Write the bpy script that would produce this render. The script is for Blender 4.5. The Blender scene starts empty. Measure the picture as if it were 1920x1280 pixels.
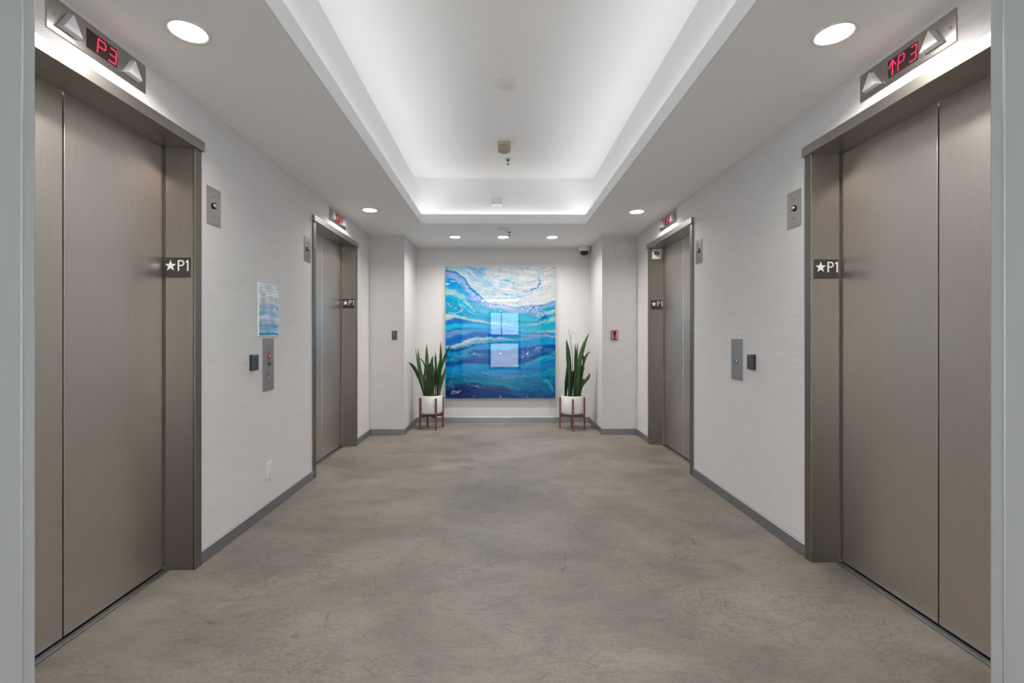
import bpy, bmesh, math, random
import numpy as np
from mathutils import Vector, Matrix, noise as mnoise

scn = bpy.context.scene
COL = scn.collection
R = math.radians

# ------------------------------------------------------------------ camera
TH = 8.8 / 860.0
cam = bpy.data.cameras.new('camera')
cam.sensor_width = 36.0
cam.lens = 860.0 / 1920.0 * 36.0
cam.shift_x = 13.2 / 1920.0
cam.shift_y = -11.0 / 1920.0
cam.clip_start = 0.05
camo = bpy.data.objects.new('camera', cam)
COL.objects.link(camo)
camo.location = (0, 0, 1.181)
camo.rotation_euler = (R(90), 0, -TH)
scn.camera = camo

# ------------------------------------------------------------------ world, exposure, lamps
W = bpy.data.worlds.new('world'); scn.world = W
W.use_nodes = True
wn = W.node_tree.nodes; wn['Background'].inputs[0].default_value = (0.80, 0.90, 1.0, 1)
wn['Background'].inputs[1].default_value = 3.2
scn.view_settings.view_transform = 'Standard'
scn.view_settings.look = 'None'
scn.view_settings.gamma = 1.0
scn.view_settings.use_curve_mapping = False
scn.view_settings.exposure = 1.68
DOWN_STRENGTH = 9.0        # glow of the downlight lenses
DOWN_WATTS = 2.9           # light of each downlight, aimed down by its reflector
COVE_POWER = 1.6          # watts of each long led strip in the ceiling recess

def area_light(name, loc, rot, sx, sy, power, color, spread=180):
    l = bpy.data.lights.new(name, 'AREA'); l.shape = 'RECTANGLE'
    l.size = sx; l.size_y = sy; l.energy = power; l.color = color; l.spread = R(spread)
    o = bpy.data.objects.new(name, l); COL.objects.link(o)
    o.location = loc; o.rotation_euler = rot
    return o

# room numbers (metres)
XL, XR = -1.55, 1.63
YB = 6.27            # back wall
YP = 5.48            # front of the two piers
ZC = 2.381           # lower ceiling
ZT = 2.895           # ceiling of the recess
TX0, TX1, TY0, TY1 = -0.843, 0.917, 1.25, 4.915     # recess opening
G = 0.089            # gap behind the lip
CW = (0.93, 0.965, 1.0)
# led strips lying in the gap behind the lip, shining up
TILT = R(50)
area_light('cove_strip_light', (TX0 - 0.055, (TY0 + TY1) / 2, 2.462), (R(180), TILT, 0), 0.03, TY1 - TY0, COVE_POWER, CW)
area_light('cove_strip_light', (TX1 + 0.055, (TY0 + TY1) / 2, 2.462), (R(180), -TILT, 0), 0.03, TY1 - TY0, COVE_POWER, CW)
area_light('cove_strip_light', ((TX0 + TX1) / 2, TY1 + 0.05, 2.462), (R(180), 0, 0), TX1 - TX0, 0.03, COVE_POWER * 0.22, CW)
area_light('cove_strip_light', ((TX0 + TX1) / 2, TY0 - 0.05, 2.462), (R(180), 0, 0), TX1 - TX0, 0.03, COVE_POWER * 0.22, CW)
# ceiling panels of the entrance hall behind the camera
area_light('hall_light', (0.0, -1.0, 2.36), (0, 0, 0), 1.6, 1.6, 5, (1.0, 0.97, 0.93))
area_light('hall_light', (0.0, -2.9, 2.36), (0, 0, 0), 1.2, 1.0, 10, (1.0, 0.97, 0.93))

# fill added to lift the lower ceiling, set in invented hall side windows
area_light('side_fill_light', (-1.80, -1.5, 1.35), (R(90), 0, R(-90)), 1.7, 1.5, 14, (0.93, 0.97, 1.0))
area_light('side_fill_light', (1.85, -1.5, 1.35), (R(90), 0, R(90)), 1.7, 1.5, 14, (0.93, 0.97, 1.0))

# ------------------------------------------------------------------ materials
def srgb(r, g, b):
    f = lambda c: (c / 255 / 12.92) if c / 255 <= 0.04045 else ((c / 255 + 0.055) / 1.055) ** 2.4
    return (f(r), f(g), f(b), 1.0)

def mat(name, color, rough=0.5, metal=0.0, emit=None, strength=0.0, spec=0.5):
    m = bpy.data.materials.new(name); m.use_nodes = True
    b = m.node_tree.nodes['Principled BSDF']
    b.inputs['Base Color'].default_value = color
    b.inputs['Roughness'].default_value = rough
    b.inputs['Metallic'].default_value = metal
    b.inputs['Specular IOR Level'].default_value = spec
    if emit:
        b.inputs['Emission Color'].default_value = emit
        b.inputs['Emission Strength'].default_value = strength
    return m

def nodes(m):
    return m.node_tree.nodes, m.node_tree.links, m.node_tree.nodes['Principled BSDF']

def mapped_noise(m, scale_vec, scale, detail=3, rough=0.55, coord='Object', dist=0.0):
    n, l, b = nodes(m)
    tc = n.new('ShaderNodeTexCoord'); mp = n.new('ShaderNodeMapping')
    mp.inputs['Scale'].default_value = scale_vec
    t = n.new('ShaderNodeTexNoise'); t.inputs['Scale'].default_value = scale
    t.inputs['Detail'].default_value = detail; t.inputs['Roughness'].default_value = rough
    t.inputs['Distortion'].default_value = dist
    l.new(tc.outputs[coord], mp.inputs['Vector']); l.new(mp.outputs[0], t.inputs['Vector'])
    return t

def ramp(m, src, stops):
    n, l, b = nodes(m)
    r = n.new('ShaderNodeValToRGB'); e = r.color_ramp.elements
    e[0].position, e[0].color = stops[0]; e[1].position, e[1].color = stops[-1]
    for p, c in stops[1:-1]:
        x = e.new(p); x.color = c
    l.new(src, r.inputs[0]); return r

def mix(m, a, b2, fac, mode='MIX'):
    n, l, b = nodes(m)
    x = n.new('ShaderNodeMix'); x.data_type = 'RGBA'; x.blend_type = mode
    def put(s, v):
        if isinstance(v, (tuple, list)): s.default_value = v
        elif isinstance(v, (int, float)): s.default_value = v
        else: l.new(v, s)
    put(x.inputs['Factor'], fac); put(x.inputs['A'], a); put(x.inputs['B'], b2)
    return x.outputs['Result']

def bump(m, src, strength=0.2, dist=0.002):
    n, l, b = nodes(m)
    x = n.new('ShaderNodeBump'); x.inputs['Strength'].default_value = strength
    x.inputs['Distance'].default_value = dist
    l.new(src, x.inputs['Height']); l.new(x.outputs[0], b.inputs['Normal']); return x

# grass-cloth wallpaper: fine horizontal threads
def wallpaper():
    m = mat('wallpaper', (0.6, 0.58, 0.575, 1), 0.75, spec=0.3)
    n, l, b = nodes(m)
    t = mapped_noise(m, (3.0, 3.0, 120.0), 2.2, 4, 0.6)
    c = mapped_noise(m, (1, 1, 1), 1.2, 2)
    r = ramp(m, t.outputs['Fac'], [(0.3, (0.61, 0.592, 0.585, 1)), (0.7, (0.70, 0.683, 0.677, 1))])
    r2 = ramp(m, c.outputs['Fac'], [(0.35, (0.97, 0.985, 0.98, 1)), (0.65, (1.0, 0.975, 0.98, 1))])
    l.new(mix(m, r.outputs[0], r2.outputs[0], 1.0, 'MULTIPLY'), b.inputs['Base Color'])
    bump(m, t.outputs['Fac'], 0.45, 0.0015)
    return m

def paint(name, color, rough=0.6):
    m = mat(name, color, rough, spec=0.35)
    t = mapped_noise(m, (1, 1, 1), 90, 2)
    bump(m, t.outputs['Fac'], 0.04, 0.001)
    return m

def concrete():
    m = mat('polished_concrete', (0.3, 0.27, 0.24, 1), 0.5, spec=0.35)
    n, l, b = nodes(m)
    big = mapped_noise(m, (1, 1.5, 1), 1.1, 5, 0.6, dist=0.6)
    mid = mapped_noise(m, (1, 1.6, 1), 4.5, 6, 0.65, dist=1.0)
    fine = mapped_noise(m, (1, 1, 1), 60, 5, 0.7)
    r1 = ramp(m, big.outputs['Fac'], [(0.34, (0.172, 0.155, 0.135, 1)), (0.5, (0.226, 0.198, 0.167, 1)), (0.68, (0.275, 0.250, 0.220, 1))])
    r2 = ramp(m, mid.outputs['Fac'], [(0.28, (0.80, 0.80, 0.81, 1)), (0.5, (1, 1, 1, 1)), (0.75, (1.09, 1.07, 1.04, 1))])
    c = mix(m, r1.outputs[0], r2.outputs[0], 1.0, 'MULTIPLY')
    r3 = ramp(m, fine.outputs['Fac'], [(0.25, (0.72, 0.72, 0.72, 1)), (0.7, (1.14, 1.14, 1.14, 1))])
    c = mix(m, c, r3.outputs[0], 0.8, 'MULTIPLY')
    # trowel streaks
    st = mapped_noise(m, (1.2, 7.0, 1), 5.0, 5, 0.65, dist=1.8)
    r4 = ramp(m, st.outputs['Fac'], [(0.33, (0.84, 0.84, 0.85, 1)), (0.46, (1, 1, 1, 1)), (0.7, (1.03, 1.02, 1.0, 1))])
    c = mix(m, c, r4.outputs[0], 1.0, 'MULTIPLY')
    # hairline scratches: thin cell borders, only where a mask lets them show
    tc = n.new('ShaderNodeTexCoord')
    def scratches(sv, scale, width, lo, hi, dark, rot):
        nonlocal c
        mp = n.new('ShaderNodeMapping'); mp.inputs['Scale'].default_value = sv
        mp.inputs['Rotation'].default_value = (0, 0, R(rot))
        wob = n.new('ShaderNodeTexNoise'); wob.inputs['Scale'].default_value = 2.5
        l.new(tc.outputs['Object'], wob.inputs['Vector'])
        add = n.new('ShaderNodeVectorMath'); add.operation = 'MULTIPLY_ADD'
        l.new(wob.outputs['Color'], add.inputs[0]); add.inputs[1].default_value = (0.25, 0.25, 0)
        l.new(tc.outputs['Object'], add.inputs[2]); l.new(add.outputs[0], mp.inputs['Vector'])
        v = n.new('ShaderNodeTexVoronoi'); v.feature = 'DISTANCE_TO_EDGE'; v.inputs['Scale'].default_value = scale
        l.new(mp.outputs[0], v.inputs['Vector'])
        rr = ramp(m, v.outputs['Distance'], [(0.0, (1, 1, 1, 1)), (width, (0, 0, 0, 1))])
        mk = mapped_noise(m, (1, 1, 1), scale * 2.6, 3, 0.6)
        mr = ramp(m, mk.outputs['Fac'], [(lo, (0, 0, 0, 1)), (hi, (1, 1, 1, 1))])
        f = mix(m, rr.outputs[0], mr.outputs[0], 1.0, 'MULTIPLY')
        f2 = n.new('ShaderNodeMath'); f2.operation = 'MULTIPLY'; l.new(f, f2.inputs[0]); f2.inputs[1].default_value = dark
        c = mix(m, c, (0.09, 0.08, 0.075, 1), f2.outputs[0])
    def islands(scale, width, mscale, lo, hi, amt):
        nonlocal c
        nn = mapped_noise(m, (1, 1.3, 1), scale, 6, 0.68, dist=0.7)
        s1 = n.new('ShaderNodeMath'); s1.operation = 'SUBTRACT'; l.new(nn.outputs['Fac'], s1.inputs[0]); s1.inputs[1].default_value = 0.5
        s2 = n.new('ShaderNodeMath'); s2.operation = 'ABSOLUTE'; l.new(s1.outputs[0], s2.inputs[0])
        rr = ramp(m, s2.outputs[0], [(0.0, (1, 1, 1, 1)), (width, (0, 0, 0, 1))])
        mk = mapped_noise(m, (1, 1, 1), mscale, 2, 0.5)
        mr = ramp(m, mk.outputs['Fac'], [(lo, (0, 0, 0, 1)), (hi, (1, 1, 1, 1))])
        f = mix(m, rr.outputs[0], mr.outputs[0], 1.0, 'MULTIPLY')
        f2 = n.new('ShaderNodeMath'); f2.operation = 'MULTIPLY'; l.new(f, f2.inputs[0]); f2.inputs[1].default_value = amt
        c = mix(m, c, (0.085, 0.075, 0.066, 1), f2.outputs[0])
    islands(7.0, 0.012, 1.6, 0.54, 0.60, 0.8)
    islands(13.0, 0.014, 2.3, 0.56, 0.61, 0.7)
    scratches((1.0, 2.2, 1), 2.0, 0.009, 0.50, 0.60, 0.75, 25)
    scratches((2.6, 1.0, 1), 3.2, 0.009, 0.53, 0.60, 0.7, -35)
    scratches((1.0, 3.0, 1), 9.0, 0.02, 0.60, 0.68, 0.5, 8)
    # pits
    pit = n.new('ShaderNodeTexVoronoi'); pit.inputs['Scale'].default_value = 38
    l.new(tc.outputs['Object'], pit.inputs['Vector'])
    pr = ramp(m, pit.outputs['Distance'], [(0.03, (1, 1, 1, 1)), (0.09, (0, 0, 0, 1))])
    pm = mapped_noise(m, (1, 1, 1), 7, 2)
    pmr = ramp(m, pm.outputs['Fac'], [(0.58, (0, 0, 0, 1)), (0.64, (1, 1, 1, 1))])
    pf = mix(m, pr.outputs[0], pmr.outputs[0], 1.0, 'MULTIPLY')
    c = mix(m, c, (0.10, 0.09, 0.085, 1), pf)
    l.new(c, b.inputs['Base Color'])
    rg = ramp(m, mid.outputs['Fac'], [(0.3, (0.42, 0.42, 0.42, 1)), (0.7, (0.58, 0.58, 0.58, 1))])
    l.new(rg.outputs[0], b.inputs['Roughness'])
    bump(m, st.outputs['Fac'], 0.12, 0.004)
    return m

def metal(name, color, rough, sv=(2.0, 2.0, 90.0), var=0.12, m_=1.0):
    m = mat(name, color, rough, m_)
    n, l, b = nodes(m)
    t = mapped_noise(m, sv, 4.0, 4, 0.6)
    a = tuple(c * (1 - var) for c in color[:3]) + (1,)
    z = tuple(min(1, c * (1 + var)) for c in color[:3]) + (1,)
    r = ramp(m, t.outputs['Fac'], [(0.3, a), (0.7, z)])
    l.new(r.outputs[0], b.inputs['Base Color'])
    bump(m, t.outputs['Fac'], 0.06, 0.0006)
    return m

M = {}
M['wallpaper'] = wallpaper()
M['wall'] = paint('wall_paint', (0.69, 0.68, 0.675, 1))
M['ceiling'] = paint('ceiling_paint', (0.90, 0.89, 0.88, 1), 0.7)
M['lip'] = paint('recess_paint', (0.85, 0.86, 0.865, 1), 0.6)
M['jambpaint'] = paint('door_frame_paint', (0.31, 0.31, 0.305, 1), 0.5)
M['floor'] = concrete()
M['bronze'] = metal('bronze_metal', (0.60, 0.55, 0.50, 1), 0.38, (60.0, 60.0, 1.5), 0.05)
M['bronze_shaded_j'] = metal('bronze_jamb_shaded', (0.24, 0.213, 0.185, 1), 0.45, (60.0, 60.0, 1.5), 0.05)  # door bronze again, with the jamb's shade put into the colour
M['bronze_shaded_h'] = metal('bronze_header_shaded', (0.39, 0.36, 0.33, 1), 0.36, (1.0, 60.0, 60.0), 0.05)  # same bronze as the doors, darkened for the shade under the header
M['dark'] = mat('dark_gap', (0.02, 0.018, 0.016, 1), 0.8)
M['alu'] = metal('aluminium', (0.36, 0.375, 0.40, 1), 0.38, (1.0, 1.0, 60.0), 0.06)
M['steel'] = metal('brushed_steel', (0.40, 0.385, 0.365, 1), 0.26, (1.0, 60.0, 60.0), 0.06)
M['steel_d'] = metal('brushed_steel_grey', (0.34, 0.33, 0.325, 1), 0.5, (60.0, 60.0, 1.5), 0.05, 0.7)
M['chrome'] = mat('chrome', (0.6, 0.6, 0.6, 1), 0.15, 1.0)
M['chrome_d'] = mat('dark_chrome', (0.12, 0.12, 0.12, 1), 0.25, 1.0)
M['white'] = mat('white_plastic', (0.72, 0.72, 0.71, 1), 0.4)
M['lantern'] = mat('lantern_acrylic', (0.60, 0.60, 0.61, 1), 0.3)
M['disc'] = mat('disc_plastic', (0.80, 0.78, 0.75, 1), 0.5)
M['trimw'] = mat('downlight_trim', (0.75, 0.75, 0.73, 1), 0.4)
M['lens'] = mat('downlight_lens', (1, 1, 1, 1), 0.5, 0, (1.0, 0.965, 0.92, 1), DOWN_STRENGTH)
M['display'] = mat('display_glass', (0.03, 0.016, 0.018, 1), 0.12)
M['red_led'] = mat('red_led', (0.4, 0.0, 0.0, 1), 0.5, 0, (1.0, 0.02, 0.06, 1), 0.75)
M['black'] = mat('black_plastic', (0.018, 0.017, 0.018, 1), 0.35)
M['slate'] = mat('slate_plastic', (0.055, 0.068, 0.085, 1), 0.35)
M['signblack'] = mat('sign_black', (0.022, 0.018, 0.014, 1), 0.45)
M['signwhite'] = mat('sign_white', (0.78, 0.77, 0.75, 1), 0.5)
M['ink'] = mat('ink', (0.10, 0.11, 0.13, 1), 0.6)
M['red'] = mat('alarm_red', (0.30, 0.018, 0.015, 1), 0.35)
M['redp'] = mat('key_red', (0.45, 0.04, 0.03, 1), 0.4)
M['darkred'] = mat('dark_red', (0.06, 0.006, 0.008, 1), 0.4)
M['beige'] = mat('beige_plastic', (0.50, 0.44, 0.35, 1), 0.5)
M['brownink'] = mat('brown_ink', (0.25, 0.10, 0.06, 1), 0.6)
M['pewter'] = mat('pewter', (0.11, 0.105, 0.095, 1), 0.4, 0.4)
M['soil'] = mat('soil', (0.05, 0.035, 0.025, 1), 0.9)
M['pot'] = mat('white_ceramic', (0.76, 0.755, 0.74, 1), 0.28)
M['smoked'] = mat('smoked_dome', (0.02, 0.021, 0.024, 1), 0.08)
M['paper'] = mat('sign_paper', (0.8, 0.8, 0.8, 1), 0.6)

def wood():
    m = mat('walnut_wood', (0.2, 0.07, 0.03, 1), 0.42)
    n, l, b = nodes(m)
    t = mapped_noise(m, (30, 30, 3), 3, 4)
    r = ramp(m, t.outputs['Fac'], [(0.3, (0.10, 0.034, 0.016, 1)), (0.7, (0.22, 0.082, 0.038, 1))])
    l.new(r.outputs[0], b.inputs['Base Color'])
    return m
M['wood'] = wood()

def leafmat(name, a, b_, band):
    m = mat(name, a, 0.38)
    n, l, b = nodes(m)
    t = mapped_noise(m, (14, 14, 70), 1.6, 3, 0.6, dist=0.8)
    r = ramp(m, t.outputs['Fac'], [(0.38, a), (0.55, b_), (0.72, band)])
    l.new(r.outputs[0], b.inputs['Base Color'])
    return m
M['leaf'] = leafmat('leaf_dark', (0.008, 0.033, 0.005, 1), (0.016, 0.062, 0.009, 1), (0.036, 0.10, 0.022, 1))
M['leafl'] = leafmat('leaf_light', (0.022, 0.08, 0.012, 1), (0.05, 0.145, 0.026, 1), (0.11, 0.23, 0.075, 1))

def clear(name, tint, rough=0.0):
    m = mat(name, tint, rough)
    b = m.node_tree.nodes['Principled BSDF']
    b.inputs['Transmission Weight'].default_value = 1.0
    b.inputs['IOR'].default_value = 1.45
    return m
M['glass'] = clear('clear_glass', (0.95, 0.98, 1.0, 1))
M['clearlens'] = clear('clear_lens', (0.9, 0.9, 0.9, 1), 0.1)

def vcol_mat(name, rough, coat=0.0):
    m = mat(name, (1, 1, 1, 1), rough)
    n, l, b = nodes(m)
    a = n.new('ShaderNodeVertexColor'); a.layer_name = 'col'
    l.new(a.outputs[0], b.inputs['Base Color'])
    b.inputs['Coat Weight'].default_value = coat; b.inputs['Coat Roughness'].default_value = 0.0
    return m
M['art'] = vcol_mat('art_print', 0.5, 1.0)
M['art'].node_tree.nodes['Principled BSDF'].inputs['Specular IOR Level'].default_value = 0.0
M['art'].node_tree.nodes['Principled BSDF'].inputs['Coat Roughness'].default_value = 0.01
M['notice'] = vcol_mat('notice_print', 0.5, 0.3)

# ------------------------------------------------------------------ mesh helpers
class MB:
    def __init__(s): s.bm = bmesh.new()
    def box(s, x0, x1, y0, y1, z0, z1, bev=0.0, seg=2):
        b = bmesh.new()
        vs = [b.verts.new((x, y, z)) for x in (min(x0, x1), max(x0, x1)) for y in (min(y0, y1), max(y0, y1)) for z in (min(z0, z1), max(z0, z1))]
        for f in ((0, 1, 3, 2), (4, 6, 7, 5), (0, 4, 5, 1), (2, 3, 7, 6), (0, 2, 6, 4), (1, 5, 7, 3)):
            b.faces.new([vs[i] for i in f])
        if bev > 0:
            bmesh.ops.bevel(b, geom=b.edges[:] , offset=bev, segments=seg, profile=0.5, affect='EDGES')
        s._merge(b); return s
    def _merge(s, b, mtx=None):
        if mtx is not None: bmesh.ops.transform(b, matrix=mtx, verts=b.verts)
        bmesh.ops.recalc_face_normals(b, faces=b.faces)
        me = bpy.data.meshes.new('t'); b.to_mesh(me); b.free(); s.bm.from_mesh(me); bpy.data.meshes.remove(me)
    def lathe(s, prof, c=(0, 0, 0), axis='Z', n=40, cap0=True, cap1=True):
        b = bmesh.new(); rings = []
        for r, h in prof:
            rings.append([b.verts.new((r * math.cos(2 * math.pi * i / n), r * math.sin(2 * math.pi * i / n), h)) for i in range(n)])
        for a, d in zip(rings, rings[1:]):
            for i in range(n):
                f = b.faces.new((a[i], a[(i + 1) % n], d[(i + 1) % n], d[i])); f.smooth = True
        if cap0: b.faces.new(rings[0][::-1])
        if cap1: b.faces.new(rings[-1])
        m = Matrix.Identity(4)
        if axis == 'Y': m = Matrix.Rotation(R(90), 4, 'X')      # +h -> -y (out of the wall)
        if axis == 'X': m = Matrix.Rotation(R(90), 4, 'Y')
        s._merge(b, Matrix.Translation(c) @ m); return s
    def cyl(s, r, h0, h1, c=(0, 0, 0), axis='Z', n=32):
        return s.lathe([(r, h0), (r, h1)], c, axis, n)
    def prism(s, pts, y0, y1, bev=0.0, top=None):
        """polygon in x,z extruded along y from y0 to y1 (top: polygon at y1)"""
        b = bmesh.new(); top = top or pts
        a = [b.verts.new((x, y0, z)) for x, z in pts]
        d = [b.verts.new((x, y1, z)) for x, z in top]
        b.faces.new(a); b.faces.new(d[::-1])
        k = len(pts)
        for i in range(k): b.faces.new((a[i], d[i], d[(i + 1) % k], a[(i + 1) % k]))
        if bev: bmesh.ops.bevel(b, geom=b.edges[:], offset=bev, segments=2, profile=0.5, affect='EDGES')
        s._merge(b); return s
    def stroke(s, pts, w, y0, y1):
        for (x0, z0), (x1, z1) in zip(pts, pts[1:]):
            dx, dz = x1 - x0, z1 - z0; L = math.hypot(dx, dz) or 1e-6
            ex, ez = dx / L * w * 0.35, dz / L * w * 0.35
            nx, nz = -dz / L * w / 2, dx / L * w / 2
            s.prism([(x0 - ex + nx, z0 - ez + nz), (x0 - ex - nx, z0 - ez - nz), (x1 + ex - nx, z1 + ez - nz), (x1 + ex + nx, z1 + ez + nz)], y0, y1)
        return s
    def obj(s, name, m, parent=None, slots=None):
        me = bpy.data.meshes.new(name); s.bm.to_mesh(me); s.bm.free()
        me.materials.append(m)
        o = bpy.data.objects.new(name, me); COL.objects.link(o)
        if parent: o.parent = parent
        return o

def struct(o): o['kind'] = 'structure'; return o
def tag(o, label, cat, group=None):
    o['label'] = label; o['category'] = cat
    if group: o['group'] = group
    return o
def thing(name, label, cat, loc, rz=0.0, group=None):
    o = bpy.data.objects.new(name, None); COL.objects.link(o)
    o.empty_display_size = 0.1
    o.location = loc; o.rotation_euler = (0, 0, rz)
    return tag(o, label, cat, group)
def copy_tree(o, parent=None):
    c = o.copy(); COL.objects.link(c)
    if parent: c.parent = parent
    for ch in list(o.children): copy_tree(ch, c)
    return c
def place(o, loc, rz, label, group=None):
    o.location = loc; o.rotation_euler = (0, 0, rz); o['label'] = label
    if group: o['group'] = group
    return o
LW, RW = R(90), R(-90)        # things on the left / right wall; local -y points out of the wall

# ------------------------------------------------------------------ setting
struct(MB().box(-1.95, 2.0, -3.75, 6.45, -0.1, 0).obj('floor', M['floor']))

c = MB(); z0, z1 = ZC, ZC + 0.03
c.box(-1.75, TX0 - 0.012, 0.95, YB + .15, z0, z1).box(TX1 + 0.012, 1.83, 0.95, YB + .15, z0, z1)
c.box(TX0 - 0.012, TX1 + 0.012, TY1 + 0.012, YB + .15, z0, z1).box(TX0 - 0.012, TX1 + 0.012, 0.95, TY0 - 0.012, z0, z1)
a0, a1, b0, b1 = TX0 - G, TX1 + G + 0.008, TY0 - G, TY1 + G
c.box(a0 - .05, a0, b0 - .05, b1 + .05, z1, ZT + .05).box(a1, a1 + .05, b0 - .05, b1 + .05, z1, ZT + .05)
c.box(a0, a1, b1, b1 + .05, z1, ZT + .05).box(a0, a1, b0 - .05, b0, z1, ZT + .05)
c.box(a0, a1, b0, b1, ZT, ZT + .05)
c.box(-1.95, 2.0, -3.75, 0.95, ZC, ZC + 0.06)
struct(c.obj('ceiling', M['ceiling']))
t = MB(); zt = 2.481
t.box(TX0 - .012, TX0, TY0 - .012, TY1 + .012, ZC, zt).box(TX1, TX1 + .012, TY0 - .012, TY1 + .012, ZC, zt)
t.box(TX0, TX1, TY1, TY1 + .012, ZC, zt).box(TX0, TX1, TY0 - .012, TY0, ZC, zt)
struct(t.obj('trim_1', M['lip']))

HW = 0.545        # half of the hole in the wall
CL = (1.797, 4.38)
CR = (1.841, 4.432)
def side_wall(name, xa, xb, centres):
    w = MB(); y = 0.80
    for cy in centres:
        w.box(xa, xb, y, cy - HW, 0, ZC); w.box(xa, xb, cy - HW, cy + HW, 2.14, ZC); y = cy + HW
    w.box(xa, xb, y, YB + 0.15, 0, ZC)
    return struct(w.obj(name, M['wallpaper']))
side_wall('wall_left', XL - 0.25, XL, CL)
side_wall('wall_right', XR, XR + 0.25, CR)
PLX, PRX = -1.143, 1.22
struct(MB().box(XL, PLX, YP, YB, 0, ZC).obj('wall_back_left', M['wallpaper']))
struct(MB().box(PRX, XR, YP, YB, 0, ZC).obj('wall_back_right', M['wallpaper']))
struct(MB().box(PLX, PRX, YB, YB + .15, 0, ZC).obj('wall_back', M['wall']))
# wall with the doorway the camera looks through, and its painted steel frame
JL, JR = -0.952, 1.025
w = MB()
w.box(-1.95, JL - 0.05, 0.72, 0.945, 0, ZC).box(JR + 0.05, 2.0, 0.72, 0.945, 0, ZC).box(JL - .05, JR + .05, 0.72, 0.945, 2.25, ZC)
struct(w.obj('wall_front', M['wallpaper']))
f = MB()
for s_, x in ((-1, JL), (1, JR)):
    f.box(x, x + s_ * .055, 0.70, 0.95, 0, 2.25, 0.003)
    f.box(x + s_ * .045, x + s_ * .10, 0.945, 0.955, 0, 2.30)
    f.lathe([(0.0022, 0), (0.0022, 2.2)], (x, 0.922, 0), n=10)
f.box(JL, JR, 0.70, 0.95, 2.2, 2.255).box(JL - .1, JR + .1, 0.945, 0.955, 2.255, 2.30)
struct(f.obj('trim_2', M['jambpaint']))
# entrance hall behind the camera, with a glazed door to daylight
def hall_side(name, wname, xa, xb, xp):
    y0, y1, z0, z1 = -2.36, -0.64, 0.59, 2.11
    struct(MB().box(xa, xb, -3.75, y0, 0, ZC).box(xa, xb, y1, 0.72, 0, ZC).box(xa, xb, y0, y1, 0, z0).box(xa, xb, y0, y1, z1, ZC).obj(name, M['wall']))
    f = MB()
    for a_, b_, c_, d_ in ((y0, y0 + .05, z0, z1), (y1 - .05, y1, z0, z1), (y0, y1, z0, z0 + .05), (y0, y1, z1 - .05, z1)):
        f.box(xp - .02, xp + .02, a_, b_, c_, d_)
    w_ = struct(f.obj(wname, M['alu']))  # unseen window, added to hold the side fill light
    MB().box(xp - .003, xp + .003, y0 + .04, y1 - .04, z0 + .04, z1 - .04).obj('glass_pane', M['glass'], w_)
hall_side('wall_hall_left', 'added_window_1', -1.95, -1.8, -1.87)
hall_side('wall_hall_right', 'added_window_2', 1.85, 2.0, 1.92)
DX0, DX1 = -0.42, 0.72
w = MB(); w.box(-1.8, DX0, -3.75, -3.6, 0, ZC).box(DX1, 1.85, -3.75, -3.6, 0, ZC).box(DX0, DX1, -3.75, -3.6, 2.1, ZC)
struct(w.obj('wall_hall_rear', M['wall']))
d = MB()
for x0, x1, za, zb in ((DX0, DX0 + .09, 0, 2.1), (DX1 - .09, DX1, 0, 2.1), (DX0, DX1, 1.98, 2.1), (DX0, DX1, 0, .08), (DX0, DX1, 0.9, 1.22), (0.02, 0.06, 1.2, 2.0)):
    d.box(x0, x1, -3.70, -3.65, za, zb)
door1 = struct(d.obj('door_1', M['alu']))
MB().box(DX0 + .08, DX1 - .08, -3.68, -3.674, .05, 2.0).obj('glass_pane', M['glass'], door1)

def baseboards(name, segs):
    b = MB()
    for (x0, x1, y0, y1) in segs:
        b.box(x0, x1, y0, y1, 0.0, 0.07, 0.0025, 1)
    return struct(b.obj(name, M['alu']))
BT = 0.011
baseboards('baseboard_left', [(XL, XL + BT, 0.955, CL[0] - .585), (XL, XL + BT, CL[0] + .583, CL[1] - .583), (XL, XL + BT, CL[1] + .583, YP)])
baseboards('baseboard_right', [(XR - BT, XR, 0.955, CR[0] - .585), (XR - BT, XR, CR[0] + .583, CR[1] - .583), (XR - BT, XR, CR[1] + .583, YP)])
baseboards('baseboard_back_left', [(XL + BT, PLX + BT, YP - BT, YP), (PLX, PLX + BT, YP, YB - BT)])
baseboards('baseboard_back_right', [(PRX - BT, XR - BT, YP - BT, YP), (PRX - BT, PRX, YP, YB - BT)])
baseboards('baseboard_back', [(PLX, PRX, YB - BT, YB)])
# ------------------------------------------------------------------ elevator doorways (local: x along wall, -y out of wall)
def make_elevator():
    t = thing('elevator_doorway', '', 'elevator', (0, 0, 0), 0, 'bronze elevator doorways')
    MB().box(-.590, .590, -.024, .16, 2.128, 2.178, 0.002, 2).obj('header', M['bronze_shaded_h'], t)
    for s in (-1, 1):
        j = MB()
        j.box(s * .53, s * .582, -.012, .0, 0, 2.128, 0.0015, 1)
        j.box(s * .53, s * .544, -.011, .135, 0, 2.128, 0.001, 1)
        j.obj('jamb', M['bronze_shaded_j'], t)
    for s in (-1, 1):
        x0, x1 = (0.003, 0.60) if s > 0 else (-0.60, -0.003)
        MB().box(x0, x1, .145, .172, 0.012, 2.127, 0.0025, 2).obj('door_panel', M['bronze'], t)
    sl = MB()
    sl.box(-.53, .53, .112, .125, 0.0, 0.006).box(-.53, .53, .129, .143, 0.0, 0.006).box(-.53, .53, .112, .20, 0.0, 0.002)
    sl.obj('sill', M['alu'], t)
    MB().box(-.60, .60, .176, .18, 0.0, 2.127).obj('shaft_cover', M['dark'], t)
    return t
e0 = make_elevator()
place(e0, (XL, CL[0], 0), LW, 'bronze elevator doorway nearest on the left wall, cut off by the pale door frame')
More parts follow.
